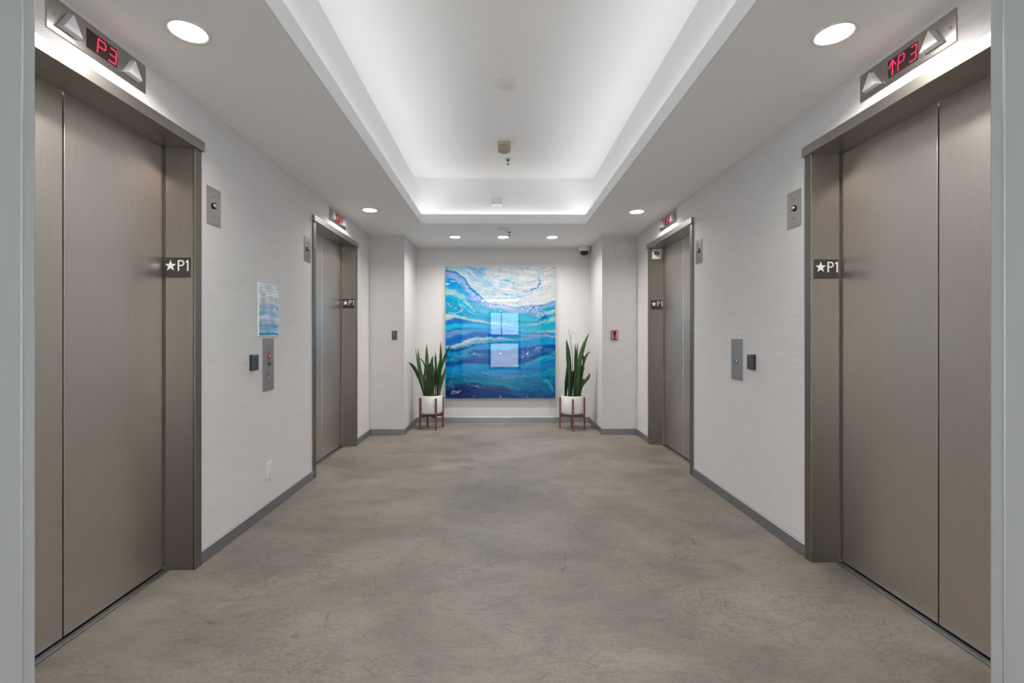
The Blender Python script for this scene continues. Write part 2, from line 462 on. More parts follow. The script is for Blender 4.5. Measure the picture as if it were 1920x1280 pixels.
place(copy_tree(e0), (XL, CL[1], 0), LW, 'bronze elevator doorway farther back on the left wall, right of the blue notice')
place(copy_tree(e0), (XR, CR[0], 0), RW, 'bronze elevator doorway nearest on the right wall, under the display with the red up arrow')
place(copy_tree(e0), (XR, CR[1], 0), RW, 'bronze elevator doorway farther back on the right wall, with the six-armed medical sign in its corner')

# ------------------------------------------------------------------ elevator indicators
def glyph_P(m, x, z, w, h, sl, t, y0, y1):
    X = lambda a, b: (x + a * w + sl * (b - .5) * h, z + (b - .5) * h)
    m.stroke([X(0, 0), X(0, 1)], t, y0, y1).stroke([X(0, 1), X(.85, 1), X(1, .88), X(1, .58), X(.85, .48), X(0, .48)], t, y0, y1)
def glyph_3(m, x, z, w, h, sl, t, y0, y1):
    X = lambda a, b: (x + a * w + sl * (b - .5) * h, z + (b - .5) * h)
    m.stroke([X(.15, 1), X(1, 1)], t, y0, y1).stroke([X(.15, .5), X(.9, .5)], t, y0, y1).stroke([X(0, 0), X(.95, 0)], t, y0, y1)
    m.stroke([X(1, .95), X(1, .55)], t, y0, y1).stroke([X(1, .45), X(1, .05)], t, y0, y1)
def make_indicator(arrow):
    t = thing('elevator_indicator', '', 'floor indicator', (0, 0, 0), 0, 'steel floor indicators above the elevators')
    MB().box(-.219, .219, -.004, 0, -.0605, .0605, 0.0008, 1).obj('plate', M['steel'], t)
    for x in (-.143, .135):
        base = [(x - .043, -.036), (x + .043, -.036), (x, .037)]
        top = [(x - .037, -.032), (x + .037, -.032), (x, .032)]
        MB().prism(base, -.003, -.027, 0.0015, top).obj('arrow_lantern', M['lantern'], t)
    d = MB().box(-.068, .068, -.0048, -.003, -.036, .036).obj('display', M['display'], t)
    y0, y1 = -.0056, -.0046
    P, T = MB(), MB()
    if arrow:
        g = MB(); g.stroke([(-.046, -.03), (-.046, .029)], .0045, y0, y1)
        g.stroke([(-.062, .004), (-.046, .030), (-.030, .004)], .0045, y0, y1)
        g.obj('arrow', M['red_led'], d)
        glyph_P(P, -.018, 0, .026, .055, .08, .0035, y0, y1); glyph_3(T, .036, 0, .027, .055, .08, .0035, y0, y1)
    else:
        glyph_P(P, -.021, -.001, .034, .053, .08, .0042, y0, y1); glyph_3(T, .030, -.001, .032, .053, .08, .0042, y0, y1)
    P.obj('letter', M['red_led'], d); T.obj('digit', M['red_led'], d)
    for x in (-.19, .20): MB().lathe([(.005, .0), (.005, .0055), (.003, .0065)], (x, 0, 0), 'Y', 16).obj('screw', M['steel_d'], t)
    return t
i0 = make_indicator(False)
place(i0, (XL, 1.798, 2.296), LW, 'steel floor indicator showing a red P3 above the nearest left elevator')
place(copy_tree(i0), (XL, 4.385, 2.291), LW, 'small steel floor indicator with red digits above the farther left elevator')
place(copy_tree(i0), (XR, 4.438, 2.296), RW, 'small steel floor indicator with red digits above the farther right elevator')
i1 = make_indicator(True)
place(i1, (XR, 1.838, 2.292), RW, 'steel floor indicator showing a red up arrow and P3 above the nearest right elevator')

# ------------------------------------------------------------------ floor signs on the jambs
def star(cx, cz, r):
    return [(cx + (r if k % 2 == 0 else r * .40) * math.sin(math.pi * k / 5), cz + (r if k % 2 == 0 else r * .40) * math.cos(math.pi * k / 5)) for k in range(10)]
def make_p1():
    t = thing('floor_sign', '', 'sign', (0, 0, 0), 0, 'black star P1 floor signs on the jambs')
    MB().box(-.0635, .0635, -.0035, 0, -.05, .05, 0.0006, 1).obj('plate', M['signblack'], t)
    m = MB(); S = star(-.032, .008, .029)
    for k in range(10):
        m.prism([(-.032, .008), S[k], S[(k + 1) % 10]], -.0035, -.0048)
    m.obj('star', M['signwhite'], t)
    l = MB(); y0, y1 = -.0034, -.0048; w = .0068
    l.stroke([(.0075, -.0155), (.0075, .033)], w, y0, y1)
    arc = [(.0075, .0335), (.021, .0335)] + [(.021 + .0125 * math.sin(a), .0215 + .012 * math.cos(a)) for a in [i * math.pi / 10 for i in range(1, 10)]] + [(.021, .0095), (.0075, .0095)]
    l.stroke(arc, w * .92, y0, y1)
    l.obj('letter', M['signwhite'], t); l = MB()
    l.stroke([(.0545, -.0155), (.0545, .034)], w, y0, y1)
    l.stroke([(.0545, .033), (.0455, .027)], w * .8, y0, y1)
    l.obj('digit', M['signwhite'], t)
    return t
p0 = make_p1()
place(p0, (-1.6255, CL[0] + .53, 1.524), 0, 'black star P1 sign on the jamb of the nearest left elevator')
place(copy_tree(p0), (-1.6185, CL[1] + .53, 1.522), 0, 'black star P1 sign on the jamb of the farther left elevator')
place(copy_tree(p0), (1.697, CR[0] + .53, 1.528), 0, 'black star P1 sign on the jamb of the nearest right elevator')
place(copy_tree(p0), (1.6985, CR[1] + .53, 1.516), 0, 'black star P1 sign below the medical sign on the farther right elevator')

t = thing('medical_sign', 'small white sign with a black six-armed medical star, in the far right elevator corner', 'sign', (1.6985, CR[1] + .53, 2.066))
MB().box(-.050, .050, -.004, 0, -.054, .052, 0.001, 1).obj('plate', M['signwhite'], t)
m = MB()
for a in (0, 60, 120):
    s_, c_ = math.sin(R(a)), math.cos(R(a))
    m.stroke([(-.028 * s_, .008 - .028 * c_), (.028 * s_, .008 + .028 * c_)], .013, -.004, -.0055)
m.obj('star_emblem', M['signblack'], t)
m = MB(); m.stroke([(0, -.02), (0, .034)], .003, -.0055, -.0062)
m.stroke([(.004 * math.sin(k * .9), -.016 + k * .004) for k in range(12)], .002, -.0055, -.0064)
m.obj('staff', M['signwhite'], t)
MB().box(-.045, .045, -.005, -.004, -.045, -.0435).obj('rule', M['ink'], t)

# ------------------------------------------------------------------ key switch plates
def make_key():
    t = thing('key_switch_plate', '', 'key switch', (0, 0, 0), 0, 'brushed steel key switch plates')
    MB().box(-.06, .06, -.0035, 0, -.1, .1, 0.001, 1).obj('plate', M['steel'], t)
    k = MB().lathe([(.017, 0), (.017, .008), (.013, .0095), (.011, .0085)], (0, -.003, .004), 'Y', 32).obj('lock_cylinder', M['chrome_d'], t)
    m = MB().lathe([(.0115, 0), (.0115, .0105), (.008, .0115)], (0, -.003, .004), 'Y', 24)
    m.obj('lock_core', M['chrome'], k)
    MB().box(-.0015, .0015, -.0152, -.014, -.003, .011).obj('keyhole', M['black'], k)
    for z in (-.052, .055): MB().lathe([(.004, 0), (.004, .005), (.0025, .0058)], (0, 0, z), 'Y', 14).obj('screw', M['pewter'], t)
    return t
k0 = make_key()
place(k0, (XL, 2.495, 1.877), LW, 'brushed steel key switch plate on the wall right of the nearest left elevator')
place(copy_tree(k0), (XL, 3.700, 1.873), LW, 'narrow-looking steel key switch plate left of the farther left elevator')
place(copy_tree(k0), (XR, 2.525, 1.882), RW, 'brushed steel key switch plate on the wall left of the nearest right elevator')
place(copy_tree(k0), (XR, 3.745, 1.873), RW, 'steel key switch plate just right of the farther right elevator')

# ------------------------------------------------------------------ call stations, readers, outlet, notice
t = thing('call_station', 'tall steel elevator call panel with red key switch under the blue notice', 'call panel', (XL, 3.077, .990), LW)
MB().box(-.072, .072, -.004, 0, -.175, .174, 0.001, 1).obj('plate', M['steel_d'], t)
for z in (.135, -.132): MB().lathe([(.004, 0), (.004, .0052), (.0025, .006)], (.002, 0, z), 'Y', 14).obj('screw', M['chrome'], t)
rg = MB().lathe([(.019, 0), (.019, .007), (.016, .009)], (.004, -.003, .051), 'Y', 32).obj('fire_key_switch', M['redp'], t)
rg['label'] = 'red round fire service key switch'
MB().lathe([(.008, 0), (.008, .0115), (.006, .0125)], (.008, -.003, .053), 'Y', 20).obj('lock_core', M['chrome'], rg)
MB().lathe([(.012, 0), (.012, .008), (.008, .010)], (.004, -.003, .004), 'Y', 28).obj('lock_cylinder', M['chrome_d'], t)
for z in (-.049, -.099):
    b = MB().lathe([(.0175, 0), (.0175, .006)], (.004, -.003, z), 'Y', 32).obj('call_button', M['steel_d'], t)
    MB().lathe([(.0195, 0), (.0195, .004), (.0175, .004)], (.004, -.003, z), 'Y', 32, cap1=False).obj('button_halo', M['redp'], b)
rnd = random.Random(3)
m = MB()
for z, w_ in ((.117, .03), (.104, .026), (.089, .034), (.080, .028), (.072, .030), (.024, .026)):
    x = .002 - w_
    while x < .002 + w_:
        L = rnd.uniform(.003, .008); m.box(x, min(x + L, .002 + w_), -.0046, -.004, z - .0016, z + .0016); x += L + .002
m.obj('lettering', M['ink'], t)

t = thing('call_station', 'plain steel elevator call panel with one button on the right wall', 'call panel', (XR, 3.1395, 1.0175), RW)
MB().box(-.0745, .0745, -.004, 0, -.1415, .1415, 0.001, 1).obj('plate', M['steel_d'], t)
for z in (.104, -.098): MB().lathe([(.004, 0), (.004, .0052), (.0025, .006)], (0, 0, z), 'Y', 14).obj('screw', M['chrome'], t)
MB().lathe([(.013, 0), (.013, .008), (.010, .010)], (0, -.003, -.014), 'Y', 28).obj('call_button', M['chrome'], t)

def make_reader():
    t = thing('card_reader', '', 'card reader', (0, 0, 0), 0, 'dark card readers beside the call panels')
    MB().box(-.036, .036, -.012, 0, -.050, .050, 0.004, 3).obj('base', M['black'], t)
    MB().box(-.035, .035, -.022, -.0115, -.049, .049, 0.0045, 3).obj('cover', M['slate'], t)
    MB().box(-.008, .008, -.0226, -.021, .040, .044, 0.0008, 1).obj('status_light', M['steel_d'], t)
    return t
r0 = make_reader()
place(r0, (XL, 2.886, 1.013), LW, 'small dark card reader on the left wall, left of the call panel')
place(copy_tree(r0), (XR, 2.943, 1.011), RW, 'small dark card reader on the right wall, right of the call panel')

t = thing('power_outlet', 'white double power outlet low on the left wall above the baseboard', 'power outlet', (XL, 3.088, .284), LW)
MB().box(-.035, .035, -.006, 0, -.0565, .0565, 0.002, 2).obj('cover_plate', M['white'], t)
for z in (-.02, .02):
    s = MB().lathe([(.0165, 0), (.0165, .0075), (.015, .008)], (0, 0, z), 'Y', 28).obj('socket', M['white'], t)
    m = MB(); m.box(-.0075, -.0055, -.0084, -.0078, z - .001, z + .008).box(.0055, .0075, -.0084, -.0078, z - .001, z + .007).cyl(.0024, .0078, .0084, (0, 0, z - .008), 'Y', 12)
    m.obj('slots', M['black'], s)

# noise helpers on numpy grids
def vnoise(x, y, seed=0):
    xi = np.floor(x).astype(np.int64); yi = np.floor(y).astype(np.int64); xf = x - xi; yf = y - yi
    def h(a, b):
        n = (a * 374761393 + b * 668265263 + seed * 1442695041) & 0xffffffff
        n = ((n ^ (n >> 13)) * 1274126177) & 0xffffffff
        return ((n ^ (n >> 16)) & 0xffff) / 65535.0
    u = xf * xf * (3 - 2 * xf); v = yf * yf * (3 - 2 * yf)
    return (h(xi, yi) * (1 - u) + h(xi + 1, yi) * u) * (1 - v) + (h(xi, yi + 1) * (1 - u) + h(xi + 1, yi + 1) * u) * v
def fbm(x, y, seed=0, o=4):
    s = 0; a = .5; t_ = 0
    for k in range(o):
        s = s + a * vnoise(x * 2 ** k, y * 2 ** k, seed + k * 7); t_ += a; a *= .55
    return s / t_
def color_grid(name, w, h, nx, ny, cols, material, parent, y):
    xs = np.linspace(-w / 2, w / 2, nx); zs = np.linspace(h / 2, -h / 2, ny)
    X, Z = np.meshgrid(xs, zs)
    co = np.stack([X.ravel(), np.full(X.size, y), Z.ravel()], 1).astype(np.float32)
    idx = np.arange(nx * ny).reshape(ny, nx)
    q = np.stack([idx[:-1, :-1], idx[1:, :-1], idx[1:, 1:], idx[:-1, 1:]], -1).reshape(-1, 4)
    me = bpy.data.meshes.new(name)
    me.from_pydata(co.tolist(), [], q.tolist())
    a = me.color_attributes.new('col', 'FLOAT_COLOR', 'POINT')
    lin = np.clip(cols.reshape(-1, 3) / 255, 0, 1) ** 2.2
    a.data.foreach_set('color', np.concatenate([lin, np.ones((lin.shape[0], 1))], 1).astype(np.float32).ravel())
    me.materials.append(material)
    o = bpy.data.objects.new(name, me); COL.objects.link(o); o.parent = parent
    return o

# ------------------------------------------------------------------ painting (flowing bands of sea colours on an acrylic panel)
def painting_colors(nx, ny):
    U, V = np.meshgrid(np.linspace(0, 1, nx), np.linspace(0, 1, ny))
    X0 = 70 + U * 944; Y0 = 85 + V * 1135
    # flowing warp
    X = X0 + 46 * (fbm(X0 / 130, Y0 / 90, 1) - .5) + 12 * (fbm(X0 / 30, Y0 / 24, 2) - .5)
    Y = Y0 + 40 * (fbm(X0 / 110, Y0 / 110, 3) - .5) + 16 * (fbm(X0 / 38, Y0 / 20, 4) - .5)
    XS = [70, 150, 230, 320, 440, 550, 700, 850, 930, 1014]
    B = [  # curve heights at XS, colour at left / middle / right below the curve, softness
        ([-60] * 10, (150, 190, 215), (208, 214, 220), (214, 216, 216), 30),
        ([85, 92, 125, 215, 300, 350, 395, 350, 330, 290], (178, 205, 218), (202, 215, 218), (214, 220, 222), 12),
        ([112, 118, 195, 300, 396, 415, 432, 418, 405, 378], (60, 100, 175), (90, 130, 195), (120, 145, 190), 3),
        ([124, 132, 212, 320, 408, 426, 444, 430, 416, 388], (135, 172, 222), (165, 190, 228), (150, 175, 215), 5),
        ([190, 205, 275, 380, 455, 462, 486, 480, 440, 420], (70, 145, 210), (120, 165, 215), (110, 160, 200), 8),
        ([270, 300, 335, 430, 478, 474, 500, 498, 455, 436], (160, 210, 225), (60, 165, 200), (30, 130, 175), 7),
        ([330, 352, 385, 470, 500, 500, 540, 540, 470, 450], (0, 140, 185), (50, 160, 200), (170, 205, 215), 6),
        ([395, 420, 440, 500, 528, 530, 555, 555, 500, 490], (90, 150, 205), (40, 130, 180), (0, 125, 175), 6),
        ([430, 455, 470, 520, 545, 548, 566, 566, 540, 520], (0, 145, 185), (60, 150, 200), (150, 200, 215), 6),
        ([498, 503, 510, 538, 566, 575, 596, 592, 585, 560], (205, 216, 222), (170, 200, 220), (0, 140, 180), 6),
        ([560, 532, 532, 562, 585, 595, 610, 615, 625, 610], (60, 110, 190), (70, 125, 190), (60, 170, 195), 5),
        ([596, 582, 572, 580, 600, 606, 628, 635, 640, 640], (0, 165, 212), (0, 150, 200), (170, 205, 212), 5),
        ([640, 618, 612, 618, 626, 630, 650, 652, 655, 660], (40, 95, 165), (60, 120, 190), (70, 120, 180), 4),
        ([648, 630, 624, 632, 636, 640, 664, 668, 668, 675], (140, 160, 212), (80, 140, 205), (165, 180, 212), 6),
        ([700, 690, 675, 660, 656, 662, 684, 686, 690, 692], (35, 100, 180), (20, 90, 165), (150, 170, 205), 7),
        ([766, 764, 736, 704, 698, 702, 706, 700, 696, 694], (196, 216, 222), (190, 208, 215), (40, 140, 200), 6),
        ([784, 784, 758, 722, 714, 716, 720, 706, 704, 704], (120, 175, 205), (110, 170, 210), (20, 130, 195), 5),
        ([798, 800, 780, 752, 742, 740, 730, 716, 714, 716], (15, 55, 115), (30, 90, 160), (0, 125, 185), 4),
        ([812, 814, 798, 764, 752, 750, 738, 726, 724, 730], (0, 130, 185), (0, 135, 195), (10, 130, 190), 5),
        ([860, 856, 832, 808, 806, 812, 790, 768, 762, 764], (10, 75, 140), (10, 80, 150), (40, 70, 135), 4),
        ([872, 866, 846, 830, 840, 858, 830, 800, 796, 800], (60, 145, 190), (20, 85, 150), (90, 105, 165), 8),
        ([895, 890, 872, 862, 880, 900, 868, 838, 828, 836], (20, 80, 145), (15, 70, 135), (15, 75, 145), 6),
        ([950, 935, 920, 916, 930, 958, 932, 880, 858, 840], (0, 125, 190), (0, 125, 190), (60, 165, 190), 6),
        ([965, 955, 945, 940, 960, 975, 946, 906, 896, 862], (0, 135, 190), (0, 120, 185), (0, 115, 175), 6),
        ([1004, 1000, 996, 1000, 1010, 1016, 990, 978, 970, 960], (0, 120, 175), (0, 105, 165), (20, 140, 175), 7),
        ([1045, 1030, 1028, 1044, 1040, 1035, 1026, 1016, 1016, 1030], (30, 100, 135), (0, 110, 150), (0, 105, 160), 6),
        ([1080, 1062, 1052, 1058, 1068, 1080, 1072, 1068, 1075, 1110], (20, 115, 150), (10, 120, 160), (20, 100, 145), 7),
        ([1112, 1092, 1080, 1090, 1110, 1118, 1150, 1160, 1170, 1180], (35, 62, 105), (40, 75, 120), (45, 95, 145), 4),
        ([1150, 1120, 1108, 1125, 1160, 1150, 1200, 1210, 1215, 1218], (8, 45, 100), (20, 65, 120), (40, 85, 140), 10),
    ]
    C = np.zeros(X.shape + (3,)); seen = []
    xm = np.clip((X - 70) / 944, 0, 1)
    for ys, cl, cm, cr, soft in B:
        f = np.interp(X, XS, ys)
        col = np.stack([np.interp(xm, [0.05, .48, .95], [cl[k], cm[k], cr[k]]) for k in range(3)], -1)
        a = 1 / (1 + np.exp(-np.clip((Y - f) / (soft * .6), -30, 30)))
        C = C * (1 - a[..., None]) + col * a[..., None]
    # distance measured along the bands, for streaks that follow the flow
    mid = np.interp(X, XS, [500, 500, 512, 540, 566, 575, 596, 592, 585, 560])
    S = Y - mid * .85
    st = fbm(X / 160, S / 9, 31, 4) - .5
    st2 = fbm(X / 60, S / 4.5, 37, 3) - .5
    C = C + st[..., None] * np.array([62, 54, 40]) + st2[..., None] * np.array([46, 40, 30])
    def blob(cx, cy, rx, ry, col, amt, seed, soft=1.0, rot=0):
        nonlocal C
        c_, s_ = math.cos(rot), math.sin(rot)
        dx, dy = X0 - cx, Y0 - cy; px = dx * c_ + dy * s_; py = -dx * s_ + dy * c_
        r = np.sqrt((px / rx) ** 2 + (py / ry) ** 2) + 1.1 * (fbm(X0 / 34, Y0 / 22, seed) - .5)
        a = np.clip((1 - r) / soft, 0, 1) * amt
        C = C * (1 - a[..., None]) + np.array(col) * a[..., None]
    def speck(cx, cy, rx, ry, col, th, seed, rot=0, sc=5):
        nonlocal C
        c_, s_ = math.cos(rot), math.sin(rot)
        dx, dy = X0 - cx, Y0 - cy; px = dx * c_ + dy * s_; py = -dx * s_ + dy * c_
        r = np.sqrt((px / rx) ** 2 + (py / ry) ** 2)
        a = np.clip((vnoise(X0 / sc, Y0 / sc, seed) - th - .25 * r) * 6, 0, 1) * np.clip((1.1 - r) * 2, 0, 1)
        C = C * (1 - a[..., None]) + np.array(col) * a[..., None]
    def line(pts, wd, col, amt=1.0, seed=0, rag=4):
        nonlocal C
        best = np.full(X0.shape, 1e9); rag = rag * 2.6 + 3
        Xr = X0 + rag * 2 * (fbm(X0 / 16, Y0 / 16, seed) - .5); Yr = Y0 + rag * 2 * (fbm(X0 / 16, Y0 / 16, seed + 5) - .5)
        for (ax, ay), (bx, by) in zip(pts, pts[1:]):
            vx, vy = bx - ax, by - ay; L2 = vx * vx + vy * vy
            t_ = np.clip(((Xr - ax) * vx + (Yr - ay) * vy) / L2, 0, 1)
            best = np.minimum(best, np.hypot(Xr - ax - t_ * vx, Yr - ay - t_ * vy))
        wv = wd * (.35 + 1.3 * fbm(X0 / 22, Y0 / 14, seed + 9, 2))
        a = np.clip((wv - best) / (wd * .7), 0, 1) * amt * .85
        C = C * (1 - a[..., None]) + np.array(col) * a[..., None]
    # upper left blue sky patch, white swirls and veils
    blob(345, 130, 95, 70, (95, 160, 215), .85, 41)
    blob(400, 215, 120, 50, (150, 195, 228), .8, 42, 1, .7)
    line([(255, 90), (272, 120), (305, 150), (325, 168)], 9, (215, 222, 228), .9, 43)
    line([(318, 88), (348, 100)], 12, (205, 215, 222), .8, 44)
    blob(600, 205, 60, 18, (70, 165, 200), .95, 45); blob(655, 240, 22, 36, (100, 180, 205), .7, 46)
    line([(450, 150), (520, 185), (550, 230), (620, 262), (700, 290)], 10, (120, 180, 215), .6, 47, 8)
    line([(440, 240), (520, 300), (600, 330), (690, 345), (740, 350)], 14, (110, 170, 220), .55, 48, 10)
    line([(735, 300), (790, 300), (840, 275), (868, 255), (880, 205), (868, 180)], 8, (50, 100, 190), .75, 49, 5)
    blob(705, 345, 36, 14, (50, 140, 210), .8, 50); blob(590, 325, 30, 12, (80, 160, 215), .7, 51)
    line([(630, 95), (632, 190)], 12, (165, 200, 218), .6, 52, 6); line([(708, 90), (745, 150)], 7, (120, 190, 210), .6, 53)
    line([(835, 95), (870, 130), (940, 180)], 8, (150, 195, 215), .6, 54, 8)
    line([(440, 345), (540, 365), (640, 368), (690, 390)], 11, (178, 188, 186), .7, 55, 5)
    line([(390, 370), (450, 395), (560, 415), (650, 425)], 9, (230, 225, 226), .9, 56, 4)
    line([(660, 430), (760, 400), (860, 350), (1010, 290)], 12, (222, 216, 216), .7, 57, 6)
    line([(780, 380), (860, 330), (980, 255)], 6, (150, 200, 220), .6, 58, 5)
    # thin blue veils in the pale upper right
    top = np.clip((np.interp(X, XS, [100, 110, 180, 300, 390, 410, 425, 410, 395, 360]) - Y) / 30, 0, 1)
    v1 = np.clip((fbm(X / 60, (Y + X * .25) / 24, 141, 5) - .50) * 5, 0, 1) * top
    C = C * (1 - .36 * v1[..., None]) + np.array([135, 185, 215]) * .36 * v1[..., None]
    v2 = np.clip((fbm(X / 30, (Y - X * .3) / 14, 151, 5) - .60) * 7, 0, 1) * top
    C = C * (1 - .32 * v2[..., None]) + np.array([90, 150, 205]) * .32 * v2[..., None]
    # speckled crest below the white
    for (cx, cy, rx, ry, sd) in ((262, 268, 45, 30, 61), (310, 325, 40, 34, 62), (385, 395, 60, 34, 63), (460, 415, 60, 16, 64), (790, 450, 130, 40, 65), (840, 440, 70, 26, 66), (880, 500, 110, 30, 67)):
        speck(cx, cy, rx, ry, (40, 95, 165), .42, sd, .5 if cx < 400 else 0, 6)
        speck(cx, cy, rx, ry, (225, 228, 232), .52, sd + 20, .5 if cx < 400 else 0, 5)
    # left curls
    line([(90, 185), (130, 178), (160, 190), (180, 225)], 5, (195, 212, 235), .8, 71)
    line([(75, 250), (110, 225), (150, 215)], 4, (190, 210, 235), .7, 72)
    line([(180, 232), (190, 225)], 8, (225, 228, 235), .9, 73)
    line([(150, 240), (170, 275), (210, 305), (260, 330)], 5, (110, 165, 225), .8, 74)
    line([(120, 210), (150, 213)], 4, (240, 244, 248), 1, 75, 1)
    line([(72, 390), (120, 430), (160, 450)], 7, (200, 215, 225), .7, 76)
    line([(180, 408), (205, 430), (212, 460), (190, 480), (150, 488), (90, 488)], 8, (195, 220, 222), .9, 77, 3)
    line([(180, 390), (240, 440), (290, 485), (340, 505)], 6, (185, 215, 220), .8, 78, 3)
    line([(75, 335), (110, 355), (170, 370), (230, 390), (300, 445)], 8, (175, 215, 222), .6, 79, 4)
    line([(230, 360), (280, 400), (330, 460), (375, 480)], 4, (40, 100, 170), .7, 80, 3)
    # right curl
    line([(860, 500), (900, 480), (950, 478), (985, 500), (985, 545)], 9, (170, 205, 205), .85, 81, 3)
    line([(860, 545), (900, 520), (930, 515), (950, 545), (930, 560)], 7, (0, 95, 155), .7, 82, 4)
    line([(690, 548), (740, 565), (860, 563), (930, 520)], 4, (10, 70, 130), .9, 83, 4)
    line([(700, 602), (820, 606), (880, 595), (940, 560)], 3, (20, 90, 140), .9, 84, 3)
    line([(880, 640), (930, 645), (1010, 640)], 14, (150, 190, 200), .7, 85, 6)
    # left white crests
    line([(74, 770), (150, 775), (200, 752), (260, 722), (330, 708), (460, 700)], 7, (205, 220, 224), .8, 86, 4)
    line([(75, 888), (150, 870), (210, 850), (260, 835)], 7, (150, 200, 215), .7, 87, 6)
    for (cx, cy, rx, ry, sd, rt) in ((190, 860, 120, 22, 91, -.35), (360, 850, 90, 40, 92, .2), (420, 1000, 110, 22, 93, .3), (600, 1040, 180, 30, 94, .1), (330, 1110, 130, 30, 95, .2), (860, 790, 150, 45, 96, -.15),
                                     (760, 850, 90, 60, 97, -.3), (120, 1110, 60, 60, 98, 0), (700, 1030, 130, 26, 99, 0), (470, 990, 60, 20, 100, .4)):
        speck(cx, cy, rx, ry, (170, 205, 225), .60, sd, rt, 4)
    line([(755, 930), (800, 905), (860, 885), (930, 865), (1010, 830)], 12, (90, 175, 195), .6, 101, 8)
    line([(660, 955), (720, 940), (800, 910), (900, 890), (940, 880), (1010, 850)], 3, (10, 60, 115), .9, 102, 3)
    line([(690, 1015), (780, 1010), (860, 990), (940, 975)], 8, (10, 75, 145), .6, 103, 6)
    line([(740, 1035), (850, 1020), (930, 1030)], 6, (40, 155, 180), .7, 104, 5)
    blob(925, 1070, 55, 26, (165, 195, 215), .9, 105, 1, .5); blob(975, 1110, 26, 60, (150, 185, 210), .8, 106, 1, -.5)
    line([(975, 1080), (1000, 1110), (1014, 1150)], 10, (20, 50, 100), .7, 107, 5)
    line([(690, 1110), (780, 1165), (830, 1218)], 5, (10, 60, 105), .9, 108, 3)
    line([(830, 1115), (900, 1165), (960, 1218)], 5, (10, 60, 105), .9, 109, 3)
    blob(560, 1175, 110, 60, (15, 55, 110), .6, 110)
    line([(72, 1112), (130, 1092), (220, 1080), (320, 1090), (400, 1112), (480, 1112), (560, 1120), (640, 1160)], 3, (15, 35, 70), .8, 111, 4)
    fine = fbm(X0 / 7, S / 3.2, 51, 3) - .5
    C = C + fine[..., None] * np.array([50, 46, 38])
    g = C.mean(-1, keepdims=True)
    k = np.clip((175 - g) / 50, 0, 1)
    C = g + (C - g) * (1 + .25 * k)
    C = C * (1 - k) * .87 + C * k * np.array([.30, .98, .93]) + (1 - k) * 0
    return np.clip(C, 0, 225)
t = thing('abstract_painting', 'large blue and white abstract wave painting on the back wall', 'painting', (.0045, 6.23, 1.2255))
MB().box(-.749, .749, .0, .006, -.899, .899, 0.001, 1).obj('acrylic_panel', M['white'], t)
color_grid('print', 1.494, 1.794, 300, 360, painting_colors(300, 360), M['art'], t, -.0005)
for z in (.876, .289, -.290, -.873):
    for x in (-.724, -.363, 0, .362, .722):
        MB().lathe([(.0095, -.039), (.0095, .008), (.0075, .010)], (x, -.0, z), 'Y', 20).obj('standoff_bolt', M['chrome'], t)
sg = MB()
def sig(px): return [((a - 542) / 944 * 1.499, (652.5 - b) / 1135 * 1.798) for a, b in px]
for pl in ([(118, 1160), (128, 1152), (142, 1150), (134, 1164), (120, 1176), (136, 1170)], [(138, 1160), (150, 1150), (146, 1168), (158, 1156), (160, 1166)], [(160, 1166), (168, 1154), (170, 1172), (178, 1158), (176, 1176), (186, 1150), (190, 1162), (204, 1152)], [(130, 1180), (150, 1176), (170, 1172), (196, 1160)]):
    sg.stroke(sig(pl), .0028, -.0012, -.0006)
sg.obj('signature', M['signwhite'], t)


# notice above the left call panel
t = thing('notice_sign', 'pale blue watercolour notice sheet with small print above the left call panel', 'notice', (XL, 3.0795, 1.351), LW)
MB().box(-.1335, .1335, -.006, 0, -.173, .173, 0.001, 1).obj('backing', M['paper'], t)
nx, ny = 90, 120
U, V = np.meshgrid(np.linspace(0, 1, nx), np.linspace(0, 1, ny))
Vw = V + .06 * (fbm(U * 3, V * 5, 5) - .5)
stops = [(0, (205, 222, 235)), (.12, (215, 228, 238)), (.25, (228, 230, 232)), (.38, (214, 220, 226)), (.43, (165, 190, 220)), (.5, (190, 210, 230)),
         (.56, (140, 185, 210)), (.62, (190, 215, 228)), (.68, (215, 228, 236)), (.76, (175, 200, 225)), (.82, (120, 180, 215)), (.88, (140, 205, 225)), (.945, (170, 215, 230)), (.955, (30, 120, 180)), (.98, (40, 130, 190)), (1, (170, 200, 220))]
cc = np.stack([np.interp(Vw, [s[0] for s in stops], [s[1][k] for s in stops]) for k in range(3)], -1)
n1 = fbm(U * 4, Vw * 26, 9, 4)[..., None]
cc = cc + (n1 - .5) * 60 + np.clip((fbm(U * 5, Vw * 40, 12) - .62) * 6, 0, 1)[..., None] * 35
bl = np.clip((fbm(U * 3, Vw * 9, 22) - .58) * 5, 0, 1)[..., None]
cc = cc * (1 - bl * .5) + np.array([110, 160, 215]) * bl * .5
color_grid('printed_sheet', .257, .336, nx, ny, cc, M['notice'], t, -.0063)
m = MB(); rnd = random.Random(11)
def text_rows(x0, x1, z0, z1, n):
    for k in range(n):
        z = z0 + (z1 - z0) * k / max(1, n - 1); x = x0
        end = x0 + (x1 - x0) * rnd.uniform(.6, 1)
        while x < end:
            L = rnd.uniform(.004, .014); m.box(x, min(x + L, end), -.0069, -.0064, z - .0011, z + .0011); x += L + .003
text_rows(-.11, .115, .142, .125, 2); text_rows(-.11, -.03, .108, .09, 3); text_rows(-.10, -.035, .07, .025, 7); text_rows(.005, .11, .085, .03, 6)
text_rows(-.11, -.06, .01, -.035, 5); text_rows(.01, .06, .015, -.05, 7); text_rows(-.11, .0, -.07, -.11, 6); text_rows(.005, .10, -.07, -.11, 6); text_rows(-.11, .115, -.125, -.15, 4)
m.stroke([(.0, .088), (.118, .094)], .0018, -.0069, -.0064)
m.obj('lettering', M['ink'], t)

